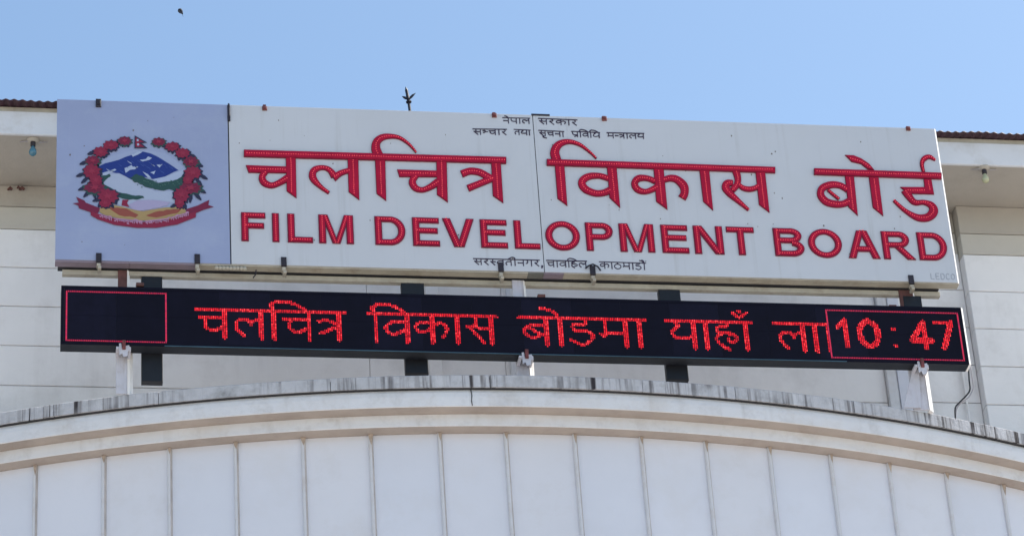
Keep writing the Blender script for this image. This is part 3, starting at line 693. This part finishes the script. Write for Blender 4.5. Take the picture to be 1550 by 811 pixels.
pp('yellow_base', [(292,602),(335,566),(450,588),(540,612),(600,622),(680,608),(760,595),(850,590),(905,605),(915,625),(910,650),(800,680),(600,690),(430,675),(330,650),(290,630)], 'e_yel', 6)
pp('grain_spray', jag([(350,592),(420,595),(500,612),(570,648),(550,668),(430,650)], 5, 3, 9), 'e_wheat', 7)
pp('grain_spray', jag([(625,652),(720,620),(800,612),(885,600),(850,635),(700,668)], 5, 3, 10), 'e_wheat', 7)
pp('ribbon', [(225,622),(300,648),(450,690),(600,700),(750,692),(880,665),(985,625),(985,665),(850,718),(700,742),(560,742),(400,722),(280,682),(225,652)], 'e_red', 8)
pp('ribbon_end', [(95,565),(140,560),(120,518),(180,545),(190,560),(292,600),(280,636),(222,628),(140,600),(135,580)], 'e_red2', 7)
pp('ribbon_end', [(915,608),(1000,580),(1040,560),(1082,540),(1075,578),(1115,590),(1040,612),(975,640),(915,645)], 'e_red2', 7)
lv = [(455,160,460,135),(500,160,490,135),(375,198,375,165),(408,192,395,160),(200,212,252,195),(328,242,310,212),(143,285,205,262),(118,372,180,350),(155,422,205,380),(133,470,195,448),(172,522,220,475),(262,535,245,475),(236,550,305,530),(278,596,305,555),(395,600,360,560),
      (685,160,690,140),(715,168,720,140),(765,163,735,135),(785,198,800,170),(815,210,820,175),(860,258,870,225),(988,234,940,215),(1040,300,985,283),(1072,392,1015,362),(1032,440,988,392),(1060,492,1000,462),(1026,544,972,488),(942,565,952,490),(915,612,898,560),(800,595,850,570)]
for (a, b, c, d) in lv:
    dx, dy = a-c, b-d; l = math.hypot(dx, dy); nx, ny = -dy/l, dx/l; w = 14
    pp('leaf', [(c-nx*w*.6, d-ny*w*.6), ((a+c)/2-nx*w, (b+d)/2-ny*w), (a-dx*.12-nx*w*.5, b-dy*.12-ny*w*.5), (a, b), (a-dx*.12+nx*w*.5, b-dy*.12+ny*w*.5), ((a+c)/2+nx*w, (b+d)/2+ny*w), (c+nx*w*.6, d+ny*w*.6)], 'e_leaf', 7)
for k in range(26):
    rnd = random.Random(k+900); x = 330+k*18+rnd.uniform(-6, 6); top = 300-105*math.sin(max(0, min(1, (x-280)/580))*math.pi)**1.2; y = top+rnd.uniform(20, 95)
    if y > 372 or x > 800: continue
    l = rnd.uniform(14, 34); pp('ridge', [(x, y), (x+l, y+l*.55), (x+l*1.2, y+l*.9), (x+l*.3, y+l*.3)], 'e_ridge' if k % 9 else 'e_snow', 4)
for k in range(22):
    rnd = random.Random(k+300); x = 560+k*15; y = 400+rnd.uniform(-4, 45); w = rnd.uniform(6, 14)
    pp('tree_mark', [(x, y), (x+w, y+3), (x+w*.8, y+10), (x+w*.2, y+8)], 'e_green2', 6)
fl = [(470,115,48,32),(372,147,55,34),(298,195,52,36),(240,258,52,36),(232,335,64,50),(262,398,46,40),(255,452,78,42),(350,515,76,52),(330,565,45,32),
      (716,122,48,30),(815,157,52,32),(890,205,52,36),(948,265,56,36),(962,345,62,46),(925,395,36,34),(945,455,82,42),(880,505,58,52),(868,560,34,42)]
for i, (x, y, rx, ry) in enumerate(fl):
    rnd = random.Random(i+50); n = 20
    pp('leaf', [(x+3+rx*(1.26 if k % 2 else 1.0)*rnd.uniform(.9, 1.12)*math.cos(k*2*math.pi/n), y+4+ry*(1.26 if k % 2 else 1.0)*rnd.uniform(.9, 1.12)*math.sin(k*2*math.pi/n)) for k in range(n)], 'e_leaf' if i % 3 else 'e_green', 8)
    pp('petals', [(x+rx*(.62 if k % 2 else .25)*math.cos(k*2*math.pi/12+i), y+ry*(.62 if k % 2 else .25)*math.sin(k*2*math.pi/12+i)) for k in range(12)], 'e_redl', 12.5)
    pp('flower', [(x+rx*1.03*(1.05 if k % 2 else .8)*rnd.uniform(.92, 1.1)*math.cos(k*2*math.pi/n), y+ry*1.03*(1.05 if k % 2 else .8)*rnd.uniform(.92, 1.1)*math.sin(k*2*math.pi/n)) for k in range(n)], 'e_red' if i % 3 else 'e_red2', 9+(i % 3))
pp('flag', [(543,76),(634,128),(592,132),(636,168),(541,168)], 'e_leaf', 8)
pp('flag_field', [(549,90),(610,124),(572,128),(614,160),(549,160)], 'e_red', 9)
pp('flag_moon', [(558,104),(568,104),(574,112),(568,119),(558,118)], 'e_snow', 10)
pp('flag_sun', [(560,136),(570,134),(577,142),(571,151),(561,150)], 'e_snow', 10)
def bend(X, Y):                                    # motto rides on the ribbon
    return (X, Y)
mw = [('ja na na ii', 287, 380, 655, 684), ('ja nh ma bha uu ma i sh ca', 392, 600, 688, 708), ('sh va ga aa da pa i', 618, 790, 708, 690), ('ga ra ii ya sa ii', 803, 935, 684, 645)]
for w_, a, b, ya, yb_ in mw:
    A0 = K(a, ya-12); B0 = K(b, yb_-12)
    small_word(w_, A0, B0, 0, 4.6, EM, M['e_txt'], .8, -.0072, 'motto_word')

# ---------------------------------------------------------------- LED display board
YL = -.03
def SL(px, py): q = at(px, py, YL); return (q.x, q.z)
a, b, c, d = SL(93, 432), SL(1453.5, 465.5), SL(1467.5, 551), SL(91.5, 520)
xl = (a[0]+d[0])/2; xr = (b[0]+c[0])/2; zt_ = (a[1]+b[1])/2; zb_ = (c[1]+d[1])/2
tl = (b[1]-a[1]); bl_ = (c[1]-d[1]); print('LED', a, b, c, d)
YB = YL+.10
LD = empty('led_display', ((xl+xr)/2, YL, zb_), 'black scrolling message board with glowing red dot letters and clock 10:47', 'display board')
def LP(u, z, y): return (xl+(xr-xl)*u, y, z)
def slab(nm, za0, za1, zb0_, zb1_, y0, y1, mt, u0=0, u1=1):
    v = [LP(u0, za0, y0), LP(u1, za1, y0), LP(u1, zb1_, y0), LP(u0, zb0_, y0), LP(u0, za0, y1), LP(u1, za1, y1), LP(u1, zb1_, y1), LP(u0, zb0_, y1)]
    return link(nm, v, [(0,3,2,1)[::-1],(4,5,6,7)[::-1],(0,1,5,4)[::-1],(1,2,6,5)[::-1],(2,3,7,6)[::-1],(3,0,4,7)[::-1]], mt, LD)
slab('housing', d[1], c[1], a[1], b[1], YL+.006, YB, M['ledu'])
mb = MB(); fr = .018
slab('screen', d[1]+fr, c[1]+fr, a[1]-fr, b[1]-fr, YL+.003, YL+.0055, M['dark'], .003, .997)
nm_ = 18
for i in range(nm_):
    u0, u1 = .0035+.993*i/nm_, .0035+.993*(i+1)/nm_
    for h0_, h1_ in ((0, .5), (.5, 1)):
        zf = lambda u, h: (d[1]+fr+(c[1]-d[1])*u)*(1-h)+(a[1]-fr+(b[1]-a[1])*u)*h
        e = random.uniform(0, .0008)
        slab('led_module', zf(u0, h0_)+.0006, zf(u1, h0_)+.0006, zf(u0, h1_)-.0006, zf(u1, h1_)-.0006, YL+e, YL+.0028, M[('led', 'ledb')[(i*5+int(h0_*2)*3) % 3 == 0]], u0+.0001, u1-.0001)
slab('back_reflector', d[1]+.01, c[1]+.01, a[1]-.01, b[1]-.01, YB+.0005, YB+.0015, M['fascia'])  # unseen pale back, added to bounce light onto the wall behind
slab('bezel', a[1]-fr, b[1]-fr, a[1], b[1], YL-.002, YL+.0055, M['led'])
slab('bezel', d[1], c[1], d[1]+fr, c[1]+fr, YL-.002, YL+.0055, M['led'])
slab('bezel', d[1]+fr, c[1]+fr, a[1]-fr, b[1]-fr, YL-.002, YL+.0055, M['led'], 0, .003)
slab('bezel', d[1]+fr, c[1]+fr, a[1]-fr, b[1]-fr, YL-.002, YL+.0055, M['led'], .997, 1)
slab('lower_lip', d[1]-.004, c[1]-.004, d[1]+.002, c[1]+.002, YL-.005, YL-.0025, M['teal'], .11, .86)
v = []
for (x, z) in (c, b):
    v += [(xr+.001, YL-.004, z), (xr+.016, YL+.011, z), (xr+.016, YB, z), (xr+.001, YB, z)]
link('edge_trim', v, [(0,1,5,4),(1,2,6,5),(2,3,7,6),(3,0,4,7),(3,2,1,0),(4,5,6,7)], M['trim'], LD)
# LED grid: x from the left box, pitch from box height
tb = [SL(101, 440.5), SL(102, 514.5)]
pit = (tb[0][1]-tb[1][1])/31
slope_t = (SL(1448, 474)[1]-SL(101, 440.5)[1])/(SL(1448, 474)[0]-SL(101, 440.5)[0])
gx0, gz0 = tb[0]
def cell(mb, c_, r_, sz=.40):
    rnd = random.random()
    x = gx0+c_*pit; z = gz0-r_*pit+slope_t*(x-gx0); h = pit*sz; y = YL-.004
    w = h*.82
    mb.add([(x-w,y+.004,z-h),(x+w,y+.004,z-h),(x+w,y+.004,z+h),(x-w,y+.004,z+h),(x,y-.0015,z)], [(0,1,4),(1,2,4),(2,3,4),(3,0,4)], 0 if rnd < .62 else 1 if rnd < .86 else 2)
def colof(px, py): return (SL(px, py)[0]-gx0)/pit
LITS = [M['lit'], M['litd'], M['lith']]
def frame(pa, pb, row):
    c0 = round(colof(pa, row)); c1 = round(colof(pb, row+3)); mb = MB()
    for c_ in range(c0, c1+1): cell(mb, c_, 0, .43); cell(mb, c_, 31, .43)
    for r_ in range(1, 31): cell(mb, c0, r_, .5); cell(mb, c1, r_, .5)
    mb.build('lit_frame', [M['litf'], M['litfd'], M['litf']], LD)['kind'] = 'stuff'
    return c0, c1
frame(101.5, 251.5, 478); RC0, RC1 = frame(1253.5, 1453.5, 504)
def seg_d(px, py, a, b):
    dx, dy = b[0]-a[0], b[1]-a[1]; l = dx*dx+dy*dy
    t = 0 if l == 0 else max(0, min(1, ((px-a[0])*dx+(py-a[1])*dy)/l))
    return abs(px-a[0]-t*dx), abs(py-a[1]-t*dy)
def led_word(word, pa, pb, row, hrow=9.6, hh_=17.2, w=1.0, clip=None):
    """one part per character"""
    c0 = colof(pa, row); c1 = colof(pb, row); x, _ = layout(word); k = (c1-c0)/x; cur = 0; done = set()
    def ras(strokes, nm, ww):
        mb = MB(); n = 0
        xs = [p[0] for s in strokes for p in s]; ys = [p[1] for s in strokes for p in s]
        for cc in range(int(min(xs))-2, int(max(xs))+3):
            if clip and cc > clip: continue
            for rr in range(int(min(ys))-2, int(max(ys))+3):
                if (cc, rr) in done or rr < 0 or rr > 31: continue
                hit = False
                for s in strokes:
                    for p_, q_ in zip(s, s[1:]):
                        dx, dy = seg_d(cc, rr, p_, q_); vert = abs(p_[0]-q_[0]) < .01
                        if math.hypot(dx, dy) < (1.4 if vert else ww): hit = True; break
                    if hit: break
                if hit: done.add((cc, rr)); cell(mb, cc, rr); n += 1
        if n: mb.build(nm, LITS, LD)['kind'] = 'stuff'
    hd = [[(c0-.3, hrow), (min(c1, clip) if clip else c1, hrow)]]
    ras(hd, 'lit_headline', .95)
    for g in word.split():
        a_, ss = G[g]
        st = [[(c0+(cur+p[0])*k, hrow+(1-p[1])*hh_) for p in (smooth(s, 4) if len(s) > 2 else s)] for s in ss]
        ras(st, 'lit_character', w); cur += a_
led_word('ca la i ca tra', 297, 523, 490)
led_word('i va ka aa sa', 559, 752, 493)
led_word('ba o dda ma aa', 787, 978, 498)
led_word('ya aa ha chb', 1011, 1138, 504)
led_word('la aa aa', 1174, 1264, 508, clip=RC0-1)
DG = {'1': [[(.15,.75),(.6,1),(.6,0)]], '0': [[(.5,1),(.15,.82),(.05,.5),(.15,.18),(.5,0),(.85,.18),(.95,.5),(.85,.82),(.5,1)]],
      '4': [[(.7,0),(.7,1),(.05,.28),(1,.28)]], '7': [[(.05,1),(1,1),(.45,0)]], ':': [[(.4,.68),(.6,.68)], [(.4,.06),(.6,.06)]]}
for ch, pa, pb in (('1', 1266, 1290), ('0', 1300, 1330), (':', 1348, 1358), ('4', 1378, 1408), ('7', 1414, 1441)):
    c0, c1 = colof(pa, 503), colof(pb, 503); mb = MB(); dn = set()
    for s in DG[ch]:
        pts = [(c0+u*(c1-c0), 6.5+(1-v_)*16.6) for u, v_ in (smooth(s, 4) if ch == '0' else s)]
        for p_, q_ in zip(pts, pts[1:]):
            for cc in range(int(min(p_[0], q_[0]))-3, int(max(p_[0], q_[0]))+4):
                for rr in range(int(min(p_[1], q_[1]))-3, int(max(p_[1], q_[1]))+4):
                    dx, dy = seg_d(cc, rr, p_, q_)
                    lim = 1.1 if ch == ':' or (ch == '7' and p_[1] == q_[1]) else 1.7
                    if math.hypot(dx, dy) < lim and (cc, rr) not in dn: dn.add((cc, rr)); cell(mb, cc, rr)
    mb.build('lit_digit', LITS, LD)['kind'] = 'stuff'
# black straps behind the board
for x0, x1, yt, ybm, pyc in ((214, 246, 410, 578, 500), (610.5, 645, 420, 565.5, 495), (1002.5, 1035, 430, 575, 500), (1372, 1400, 440, 545, 492)):
    qa, qb = at(x0, pyc, YB+.01), at(x1, pyc, YB+.01); zb2 = at((x0+x1)/2, ybm, YB+.01).z
    mb = MB(); mb.bbox((qa.x, YB+.002, zb2), (qb.x, YB+.055, ZB-.068), .004); mb.build('mounting_strap', M['strap'], LD)
for px, py in ((212, 431.5), (820, 449), (1352, 465)):
    q = SL(px, py-2); mb = MB(); mb.bbox((q[0]-.025, YL-.001, q[1]-.012), (q[0]+.025, YL+.04, q[1]+.012), .004); mb.build('lug', M['rust'], LD)

# ---------------------------------------------------------------- posts carrying both boards
def post(pl, pr, pyb, label, lean=0, dark_top=True):
    """angle post: web plate and a bright chamfered flange on its right"""
    yp = YB+.004
    zbase = zc+.002 if abs((pl+pr)/2-790) > 300 else zc-.12
    q0 = at(pl, pyb, yp); q1 = at(pr, pyb, yp); x0, x1 = q0.x, q1.x
    zmid = (a[1]+b[1])/2-.15; z_lo = zbase
    t = empty('support_post', ((x0+x1)/2, yp, z_lo), label, 'post', 'angle iron posts carrying the boards')
    mb = MB(); mb.bbox((x0, yp, zmid), (x1-.02, yp+.012, ZB-.023), .002); mb.build('upper_web', M['rust' if dark_top else 'white'], t)
    chamfer_trim(x1-.019, yp-.001, yp+.05, zmid, ZB-.023, .017, t, M['trim'], 'upper_flange')
    mb = MB(); mb.bbox((x0-.012, yp, z_lo), (x1-.02, yp+.012, zmid-.002), .002); mb.build('lower_web', M['white'], t)
    chamfer_trim(x1-.018, yp-.004, yp+.05, z_lo, zmid-.002, .022, t, M['trim'], 'lower_flange')
    chamfer_trim(x1+.006, yp+.022, yp+.05, z_lo, zmid-.002, .012, t, M['trim'], 'lower_flange')
    # bracket hooked under the display
    u = ((x0+x1)/2-xl)/(xr-xl); zu = d[1]+(c[1]-d[1])*u; xm = (x0+x1)/2-.005
    mb = MB()
    mb.prism([(xm-.030, zu-.08), (xm-.012, zu-.066), (xm-.004, zu-.092), (xm+.022, zu-.085), (xm+.026, zu-.05), (xm+.040, zu-.032), (xm+.032, zu-.006), (xm+.012, zu-.010), (xm+.008, zu-.034), (xm-.014, zu-.03), (xm-.018, zu+.008), (xm-.032, zu+.006)], YL-.012, YL-.0065)
    mb.bbox((xm-.05, YL-.006, zu-.03), (xm-.03, YB, zu-.012), .003); mb.bbox((xm+.03, YL-.006, zu-.045), (xm+.044, YB, zu-.014), .003)
    mb.build('hanger_bracket', M['white'], t)
    mb = MB(); mb.bbox((xm-.012, YL-.03, zu-.04), (xm+.010, YL-.0125, zu+.024), .005); mb.build('bracket_bolt', M['boltred'], t)
post(178.5, 197, 425, 'leftmost post with rust brown top, below the emblem panel')
post(776, 797, 440, 'middle post under the panel seam and the lower address line', dark_top=False)
t_ = post(1366, 1391, 480, 'rightmost post beside the clock end of the display')
# splayed plate at the right post
q = at(1368, 590, YB+.0); mb = MB()
mb.prism([(at(1384, 545, YB).x, at(1384, 545, YB).z), (at(1366, 612, YB).x, zc+.004), (at(1394, 624, YB).x, zc+.003), (at(1390, 560, YB).x, at(1390, 560, YB).z)], YB-.02, YB-.008)
tag(mb.build('gusset_plate', M['white']), 'chipped white splayed plate at the foot of the rightmost post', 'plate')

rnd = random.Random(77)
for k in range(46):
    x = rnd.uniform(.05, SW-.05); z = ZB+rnd.uniform(.05, 1.22); q_ = rnd.uniform(.002, .0055)
    n_ = 6; mb = MB(); mb.prism([(x+q_*math.cos(2*math.pi*i/n_)*rnd.uniform(.7, 1.3), z+q_*rnd.uniform(1, 2)*math.sin(2*math.pi*i/n_)) for i in range(n_)], -.0012, 0)
    mb.build('dirt_speck', M['speck'], SG)
for k, t in enumerate(ts):
    if not -.42 < t < .42: continue
    h = rnd.uniform(.03, .09); w = rnd.uniform(.010, .022)/r4
    v = [pol(r4+.0225, t-w, z3-.003), pol(r4+.0225, t+w, z3-.003), pol(r4+.0225, t+w*.5, z3-h*.6), pol(r4+.0225, t+w*.1, z3-h), pol(r4+.0225, t-w*.6, z3-h*.5)]
    v += [pol(r4+.0195, th_, z_) for th_, z_ in ((t-w, z3-.003), (t+w, z3-.003), (t+w*.5, z3-h*.6), (t+w*.1, z3-h), (t-w*.6, z3-h*.5))]
    link('rust_stain', v, [(0, 4, 3, 2, 1)] + [(i, (i+1) % 5, 5+(i+1) % 5, 5+i) for i in range(5)], M['ruststain'], P)
# ---------------------------------------------------------------- cables at the display's right end
def curve_pts(pts, Y): return [tuple(at(x, y, Y)) for x, y in smooth(pts, 5)]
mb = MB(); mb.tube(curve_pts([(1466, 556), (1467, 575), (1468, 590), (1461, 600), (1452, 609), (1446, 617), (1446, 632)], YB), .0055, 6)
tag(mb.build('cable', M['wire']), 'black cable drooping from the right end of the display board', 'cable')
mb = MB(); mb.tube(curve_pts([(1469, 556), (1472, 575), (1473, 588), (1466, 601), (1455, 609), (1448, 619), (1446.5, 634)], YB+.015), .0045, 6)
tag(mb.build('cable', M['wiregrey']), 'pale grey cable running beside the black one at the display board end', 'cable')

# ---------------------------------------------------------------- spiked rod on the roof, and the bird
YS = 1.7
q = at(620, 165, YS)
T = empty('roof_spike', (q.x, YS, q.z-.5), 'small dark three-pronged spike rising behind the top of the sign', 'lightning rod')
def Sp(px, py, dy=0): v_ = at(px, py, YS+dy); return (v_.x, v_.y, v_.z)
mb = MB(); b0 = Sp(620.3, 167); mb.tube([(b0[0], b0[1], zft), b0, Sp(618.7, 155)], .011, 7); mb.build('rod', M['iron'], T)
mb = MB(); mb.tube([Sp(619.2, 157), Sp(618.9, 155.3), Sp(618.6, 153.8), Sp(618.2, 152)], [.008, .022, .022, .008], 8); mb.build('collar', M['iron'], T)
for pts, r in (([(618.2, 151), (616.5, 143), (615.3, 137), (614, 131.5)], [.014, .012, .012, .001]), ([(617.5, 150), (614, 148.8), (611.5, 147.6), (608.3, 146)], [.008, .011, .009, .001]), ([(619, 150.5), (622, 147.3), (625, 144.3), (629.3, 141)], [.006, .010, .009, .001])):
    mb = MB(); mb.tube([Sp(*p) for p in pts], r, 7); mb.build('prong', M['iron'], T)
YBd = 30
def Bp(px, py, dy=0, s=1): v_ = at(px, py, YBd+dy); return Vector((v_.x, v_.y, v_.z))
bt = empty('bird', Bp(273.4, 17.2), 'tiny dark bird flying high at the upper left', 'bird')
h0, t0 = Bp(270.3, 13.8), Bp(276.8, 21.8); ax = (t0-h0)
mb = MB(); mb.tube([h0, h0+ax*.12, h0+ax*.3, h0+ax*.55, h0+ax*.8, t0], [.004, .028, .045, .04, .02, .006], 8); mb.build('body', M['feather'], bt, True)
for sgn in (-1, 1):
    s_ = h0+ax*.35; e_ = s_+ax*.55+Vector((.03*sgn, .12*sgn, 0))
    mid = (s_+e_)/2+Vector((0, 0, .01)); cc_ = ax*.16
    link('wing', [s_-cc_*.6, mid-cc_*.9, e_, mid+cc_, s_+cc_, mid+Vector((0, 0, .012))], [(0, 1, 5), (1, 2, 5), (2, 3, 5), (3, 4, 5), (4, 0, 5)], M['feather'], bt)
link('tail', [t0-ax*.2, t0+ax*.12+Vector((.02, .04, 0)), t0+ax*.12-Vector((.02, .04, 0))], [(0, 1, 2)], M['feather'], bt)
